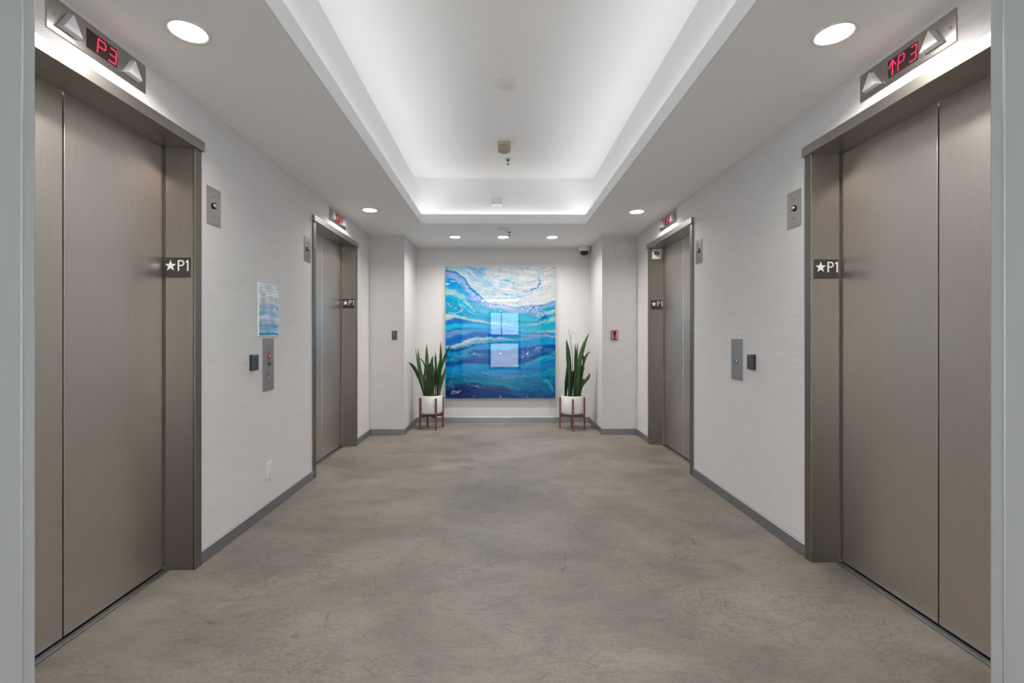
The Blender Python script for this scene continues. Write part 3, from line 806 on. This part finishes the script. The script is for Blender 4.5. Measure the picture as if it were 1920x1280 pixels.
# ------------------------------------------------------------------ things on the piers
t = thing('fire_alarm_pull', 'small red fire alarm pull station on the right pier', 'fire alarm', (1.364, YP, 1.187))
MB().box(-.041, .041, -.022, 0, -.057, .057, 0.004, 2).obj('housing', M['red'], t)
MB().box(-.017, .017, -.026, -.021, .003, .040, 0.001, 1).obj('recess', M['darkred'], t)
MB().box(-.017, .017, -.034, -.021, -.020, -.004, 0.003, 2).obj('pull_handle', M['red'], t)
m = MB()
for x in (-.031, -.021, .021, .029): m.box(x - .0017, x + .0017, -.0228, -.0215, -.05, .048)
m.box(-.021, .021, -.0228, -.0215, -.028, -.0245)
m.obj('white_lines', M['signwhite'], t)

t = thing('wall_key_switch', 'small dark pewter key switch plate on the left pier', 'key switch', (-1.2605, YP, 1.1845))
MB().box(-.0315, .0315, -.006, 0, -.0545, .0545, 0.0015, 1).obj('plate', M['pewter'], t)
k = MB().lathe([(.012, 0), (.012, .006), (.009, .008)], (0, -.005, .018), 'Y', 28).obj('lock_cylinder', M['steel_d'], t)
MB().box(-.002, .002, -.0145, -.012, .010, .026).obj('keyhole', M['black'], k)
MB().box(-.014, .014, -.0075, -.0055, -.029, -.023).obj('indicator_slot', M['darkred'], t)

t = thing('access_panel', 'square screwed access panel covered in wallpaper high on the right pier', 'access panel', (1.4825, YP, 2.2065))
MB().box(-.1025, .1025, -.007, 0, -.1025, .1025, 0.0012, 1).obj('cover', M['wallpaper'], t)
for x in (-.077, .077):
    for z in (-.089, .094): MB().lathe([(.0045, 0), (.0045, .0082), (.003, .009)], (x, 0, z), 'Y', 14).obj('screw', M['pewter'], t)

# ------------------------------------------------------------------ ceiling things
def make_downlight():
    t = thing('downlight', '', 'ceiling light', (0, 0, 0), 0, 'round white recessed downlights')
    MB().lathe([(.080, 0.0), (.080, -.003), (.077, -.0045), (.067, -.003), (.0625, .0)], (0, 0, 0), 'Z', 48, cap0=False, cap1=False).obj('trim_ring', M['trimw'], t)
    MB().lathe([(.063, -.001), (.063, -.0012)], (0, 0, 0), 'Z', 48).obj('lens', M['lens'], t)
    l = bpy.data.lights.new('downlight_lamp', 'AREA'); l.shape = 'DISK'; l.size = 0.12
    l.energy = DOWN_WATTS; l.color = (1.0, 0.965, 0.92); l.spread = R(145)
    lo = bpy.data.objects.new('downlight_lamp', l); COL.objects.link(lo); lo.parent = t; lo.location = (0, 0, -.003)
    return t
d0 = make_downlight()
spots = [(-1.232, 1.825, 'large-looking downlight at the top left, over the nearest left elevator'), (-1.248, 4.404, 'round downlight over the farther left elevator'),
         (1.329, 1.812, 'large-looking downlight at the top right, over the nearest right elevator'), (1.324, 4.435, 'round downlight over the farther right elevator'),
         (-.55, 5.595, 'leftmost of the three downlights in a row before the painting'), (.036, 5.595, 'middle of the three downlights in a row before the painting'),
         (.635, 5.595, 'rightmost of the three downlights in a row before the painting')]
for i, (x, y, lab) in enumerate(spots):
    place(d0 if i == 0 else copy_tree(d0), (x, y, ZC), 0, lab)

o = MB().lathe([(.071, 0), (.071, -.006), (.066, -.010), (0.001, -.011)], (0, 0, 0), 'Z', 48, cap1=False).obj('ceiling_disc', M['disc'])
tag(o, 'round off-white cover disc on the raised ceiling nearest the camera', 'ceiling disc'); o.location = (.042, 3.132, ZT)
o = MB().lathe([(.075, 0), (.075, -.004), (.05, -.007), (.045, -.016), (0.001, -.017)], (0, 0, 0), 'Z', 48, cap1=False).obj('ceiling_disc', M['disc'])
tag(o, 'faint round white cover on the low ceiling beside the dark sprinkler', 'ceiling disc'); o.location = (.036, 5.165, ZC)

t = thing('fire_strobe', 'beige square fire strobe with clear lens hanging from the raised ceiling', 'fire alarm', (.035, 4.095, ZT))
MB().box(-.057, .057, -.057, .057, -.062, 0, 0.003, 2).obj('housing', M['beige'], t)
MB().box(-.052, .052, -.0582, -.0568, -.0315, -.030).obj('seam', M['brownink'], t)
m = MB(); y0, y1 = -.0572, -.0582; w = .0028
def L(pts, ox): m.stroke([(ox + a * .010, -.054 + b * .017) for a, b in pts], w, y0, y1)
L([(0, 0), (0, 1)], -.030); L([(0, 1), (1, 1)], -.030); L([(0, .5), (.8, .5)], -.030)
L([(0, 0), (0, 1)], -.012)
L([(0, 0), (0, 1), (.8, 1), (1, .8), (.8, .5), (0, .5)], -.002); L([(.5, .5), (1, 0)], -.002)
L([(1, 0), (0, 0), (0, 1), (1, 1)], .018); L([(0, .5), (.8, .5)], .018)
m.obj('lettering', M['brownink'], t)
MB().lathe([(.045, -.061), (.043, -.075), (.030, -.086), (.001, -.089)], (0, -.005, 0), 'Z', 32, cap1=False).obj('strobe_lens', M['clearlens'], t)

def make_sprinkler():
    t = thing('fire_sprinkler', '', 'sprinkler', (0, 0, 0), 0)
    MB().lathe([(.038, 0), (.037, -.004), (.024, -.008), (.020, -.004)], (0, 0, 0), 'Z', 32, cap1=False).obj('escutcheon', M['chrome'], t)
    MB().lathe([(.021, -.0035), (.021, -.0045)], (0, 0, 0), 'Z', 24).obj('cup', M['black'], t)
    m = MB(); m.lathe([(.006, -.004), (.0055, -.024), (.003, -.026), (.003, -.046)], (0, 0, 0), 'Z', 16)
    for s in (-1, 1): m.box(s * .008, s * .011, -.002, .002, -.040, -.010)
    m.box(-.011, .011, -.002, .002, -.042, -.039)
    m.obj('frame_arms', M['chrome'], t)
    MB().lathe([(.014, -.046), (.014, -.048)], (0, 0, 0), 'Z', 20).obj('deflector', M['chrome_d'], t)
    return t
s0 = make_sprinkler()
place(s0, (.075, 4.466, ZT), 0, 'fire sprinkler on the raised ceiling behind the beige strobe', 'chrome fire sprinklers')
place(copy_tree(s0), (.105, 5.305, ZC), 0, 'fire sprinkler on the low ceiling next to the middle downlight', 'chrome fire sprinklers')

t = thing('ceiling_sensor', 'small white square box on the far face of the ceiling recess', 'sensor', (-.038, TY1 + G, 2.635))
MB().box(-.055, .055, -.035, 0, -.036, .034, 0.003, 2).obj('housing', M['white'], t)
MB().box(-.045, .045, -.037, -.034, -.027, .028, 0.001, 1).obj('face', M['lip'], t)

t = thing('security_camera', 'white dome security camera in the corner of ceiling and back wall', 'security camera', (1.132, 6.182, ZC))
MB().lathe([(.082, 0), (.080, -.012), (.072, -.058), (.064, -.066), (.058, -.064)], (0, 0, 0), 'Z', 40, cap1=False).obj('mount', M['white'], t)
MB().lathe([(.058, -.062)] + [(.056 * math.cos(a), -.066 - .054 * math.sin(a)) for a in [k * math.pi / 18 for k in range(9)]] + [(.002, -.120)], (0, 0, 0), 'Z', 40, cap1=False).obj('dome', M['smoked'], t)

# ------------------------------------------------------------------ plants
LEAVES_L = [
  ( [(-0.094, 0.417), (-0.157, 0.691), (-0.215, 1.037)] , 0.0191 ),
  ( [(-0.069, 0.417), (-0.157, 0.767), (-0.186, 1.015)] , 0.0268 ),
  ( [(-0.075, 0.423), (-0.157, 0.716), (-0.307, 0.856)] , 0.0383 ),
  ( [(-0.094, 0.417), (-0.138, 0.614), (-0.278, 0.729), (-0.31, 0.818)] , 0.0064 ),
  ( [(-0.049, 0.417), (-0.056, 0.761), (-0.056, 1.076)] , 0.0395 ),
  ( [(-0.088, 0.417), (-0.078, 0.767), (-0.164, 0.894)] , 0.0166 ),
  ( [(-0.081, 0.417), (-0.088, 0.697), (-0.062, 0.856)] , 0.0153 ),
  ( [(-0.011, 0.417), (-0.005, 0.729), (0.02, 0.926)] , 0.0446 ),
  ( [(0.014, 0.417), (0.052, 0.76), (0.046, 0.983)] , 0.0191 ),
  ( [(0.039, 0.417), (0.046, 0.78), (0.033, 0.92)] , 0.0255 ),
  ( [(0.078, 0.417), (0.1, 0.767), (0.1, 1.107)] , 0.0332 ),
  ( [(0.071, 0.417), (0.116, 0.779), (0.262, 1.101)] , 0.0242 ),
  ( [(0.078, 0.417), (0.128, 0.792), (0.202, 0.869)] , 0.0287 ),
  ( [(0.071, 0.417), (0.128, 0.843), (0.268, 0.958)] , 0.0089 ),
  ( [(0.09, 0.442), (0.141, 0.614), (0.195, 0.805)] , 0.0255 ),
  ( [(0.078, 0.417), (0.141, 0.665), (0.246, 0.786)] , 0.0102 ),
  ( [(0.09, 0.417), (0.122, 0.62), (0.179, 0.684)] , 0.0319 ),
  ( [(0.052, 0.417), (0.078, 0.729), (0.141, 0.951)] , 0.0191 ),
  ( [(-0.024, 0.417), (-0.03, 0.665), (-0.018, 0.837)] , 0.0383 ),
  ( [(0.027, 0.417), (0.027, 0.665), (0.014, 0.818)] , 0.0446 ),
  ( [(0.065, 0.417), (0.071, 0.665), (0.078, 0.818)] , 0.0319 ),
  ( [(-0.075, 0.417), (-0.094, 0.57), (-0.113, 0.697)] , 0.0287 ),
  ( [(0.001, 0.417), (0.014, 0.601), (0.027, 0.76)] , 0.0383 ),
  ( [(-0.037, 0.417), (-0.049, 0.665), (-0.043, 0.78)] , 0.0255 ),
]
LEAVES_R = [
  ( [(-0.046, 0.411), (-0.046, 0.792), (-0.075, 1.143)] , 0.0517 ),
  ( [(-0.001, 0.411), (0.006, 0.866), (-0.012, 1.051), (-0.047, 1.261)] , 0.0089 ),
  ( [(-0.001, 0.411), (-0.009, 1.102), (0.058, 1.18)] , 0.0037 ),
  ( [(0.013, 0.411), (0.036, 0.792), (0.032, 1.088)] , 0.0258 ),
  ( [(0.028, 0.411), (0.043, 0.792), (0.065, 1.095)] , 0.0258 ),
  ( [(0.065, 0.411), (0.08, 0.851), (0.199, 1.221)] , 0.048 ),
  ( [(0.058, 0.411), (0.058, 0.718), (0.073, 0.873)] , 0.0443 ),
  ( [(0.095, 0.411), (0.132, 0.792), (0.139, 0.895), (0.087, 0.992)] , 0.0332 ),
  ( [(0.102, 0.411), (0.139, 0.829), (0.232, 0.977)] , 0.0258 ),
  ( [(0.095, 0.411), (0.11, 0.607), (0.162, 0.799)] , 0.0221 ),
  ( [(0.102, 0.411), (0.124, 0.533), (0.206, 0.644), (0.228, 0.703)] , 0.0406 ),
  ( [(0.095, 0.411), (0.117, 0.57), (0.154, 0.64)] , 0.0221 ),
  ( [(-0.086, 0.412), (-0.083, 0.57), (-0.072, 0.689)] , 0.0148 ),
  ( [(-0.075, 0.412), (-0.053, 0.644), (-0.031, 0.896)] , 0.0443 ),
  ( [(-0.009, 0.411), (0.013, 0.644), (0.021, 0.733)] , 0.0517 ),
  ( [(0.036, 0.411), (0.058, 0.607), (0.073, 0.703)] , 0.0443 ),
  ( [(0.073, 0.411), (0.095, 0.718), (0.11, 0.822)] , 0.0295 ),
  ( [(-0.024, 0.411), (-0.016, 0.681), (-0.001, 0.822)] , 0.0369 ),
  ( [(0.006, 0.411), (0.028, 0.681), (0.05, 0.947)] , 0.0295 ),
  ( [(0.087, 0.411), (0.095, 0.644), (0.102, 0.762)] , 0.0221 ),
]
def blade(pts, w, depth, yaw, kind):
    """tapered fleshy blade through pts (x, z); depth = how far it leans towards -y/+y at the tip"""
    n = 16; P = [Vector((p[0], 0, p[1])) for p in pts]
    if len(P) == 3:       # quadratic through the middle point
        def at(t):
            c = P[1] * 2 - (P[0] + P[2]) * .5
            return P[0] * (1 - t) ** 2 + c * 2 * t * (1 - t) + P[2] * t * t
    else:
        def at(t):
            k = min(int(t * 3), 2); u = t * 3 - k
            g = lambda i: P[max(0, min(3, i))]
            a, b_, c_, d_ = g(k - 1), g(k), g(k + 1), g(k + 2)
            return ((b_ * 2) + (c_ - a) * u + (a * 2 - b_ * 5 + c_ * 4 - d_) * u * u + (b_ * 3 - a - c_ * 3 + d_) * u ** 3) * .5
    bm = bmesh.new(); rings = []
    thin = w < .012
    for i in range(n + 1):
        t = i / n; p = at(t); p.y = depth[0] + (depth[1] - depth[0]) * t ** 1.3
        d = (at(min(1, t + .02)) - at(max(0, t - .02))); d.y = 0; d.normalize()
        side = Vector((d.z, 0, -d.x))
        side = Matrix.Rotation(yaw, 3, d) @ side
        nor = d.cross(side)
        if thin: ww = w * (1 - .6 * t)
        else:
            ww = w * (.50 + .55 * math.sin(min(1, t * 1.25) * math.pi / 2)) * (1 if t < .55 else max(.02, 1 - ((t - .55) / .45) ** 2.0))
        ww = max(ww, .0012); th = max(.0012, min(.006, ww * .22))
        cup = ww * .16
        ring = [p - side * ww / 2 + nor * cup, p - side * ww * .2 - nor * (th - cup * .2) , p + side * ww * .2 - nor * (th - cup * .2), p + side * ww / 2 + nor * cup, p + side * ww * .2 + nor * th * .6, p - side * ww * .2 + nor * th * .6]
        rings.append([bm.verts.new(v) for v in ring])
    for a, b_ in zip(rings, rings[1:]):
        for k in range(6):
            f = bm.faces.new((a[k], a[(k + 1) % 6], b_[(k + 1) % 6], b_[k])); f.smooth = True
    bm.faces.new(rings[0][::-1]); bm.faces.new(rings[-1])
    bmesh.ops.recalc_face_normals(bm, faces=bm.faces)
    return bm

def make_stand(name, loc, rot, label):
    t = thing(name, label, 'plant stand', loc, rot, 'walnut plant stands')
    for k in range(4):
        a = k * math.pi / 2; cx, cy = .153 * math.cos(a), .153 * math.sin(a)
        MB().box(cx - .0105, cx + .0105, cy - .0105, cy + .0105, 0, .397, 0.002, 2).obj('leg', M['wood'], t)
    for k in range(2):
        m = MB()
        # shallow curved rail: thicker at the legs
        pts = [(-.145, .195), (-.10, .186), (-.04, .180), (.04, .180), (.10, .186), (.145, .195), (.145, .145), (.10, .150), (-.10, .150), (-.145, .145)]
        off = 0 if k == 0 else .0
        m.prism(pts, -.009, .009, 0.001)
        r = m.obj('cross_rail', M['wood'], t); r.rotation_euler = (0, 0, k * math.pi / 2)
        if k: r.location = (0, 0, -.0008)
    return t
def make_plant(loc, label, leaves, seed, lights):
    t = thing('potted_snake_plant', label, 'potted plant', loc, 0, 'potted snake plants')
    H0 = .190 - loc[2] + loc[2]
    MB().lathe([(.02, .1905 - .19), (.118, .0005), (.132, .010), (.1385, .03), (.139, .228), (.137, .231), (.132, .231), (.130, .226), (.130, .05)], (0, 0, 0), 'Z', 56, cap1=False).obj('pot', M['pot'], t)
    MB().lathe([(.1295, .196), (.1295, .204), (.05, .212), (.001, .213)], (0, 0, 0), 'Z', 40, cap1=False).obj('soil', M['soil'], t)
    rnd = random.Random(seed)
    for i, (pts, w) in enumerate(leaves):
        q = [list(p) for p in pts]
        q = [[max(-.245, min(.26, x)), z - loc[2]] for x, z in q]
        bx = max(-.095, min(.095, q[0][0])); q[0] = [bx, .200]
        lim = math.sqrt(max(0.0001, .105 ** 2 - bx ** 2))
        d0_ = rnd.uniform(-.9, .9) * lim
        lean = rnd.uniform(-.07, .06)
        if q[-1][0] < -.24: lean = -.2
        bm = blade(q, w * 1.15 if w > .012 else w, (d0_, d0_ + lean), rnd.uniform(-.45, .45), 0)
        me = bpy.data.meshes.new('leaf'); bm.to_mesh(me); bm.free()
        me.materials.append(M['leafl'] if i in lights else M['leaf'])
        o = bpy.data.objects.new('leaf', me); COL.objects.link(o); o.parent = t
    return t
make_stand('plant_stand', (-.875, 5.853, 0), R(29), 'walnut plant stand under the spreading plant left of the painting')
make_plant((-.875, 5.853, .1955), 'spreading snake plant in white pot left of the blue painting', LEAVES_L, 5, {4, 14, 16, 21, 0, 1})
make_stand('plant_stand', (.912, 5.803, 0), R(-6), 'walnut plant stand under the upright plant right of the painting')
make_plant((.912, 5.803, .1955), 'upright dense snake plant in white pot right of the blue painting', LEAVES_R, 8, {10, 5})
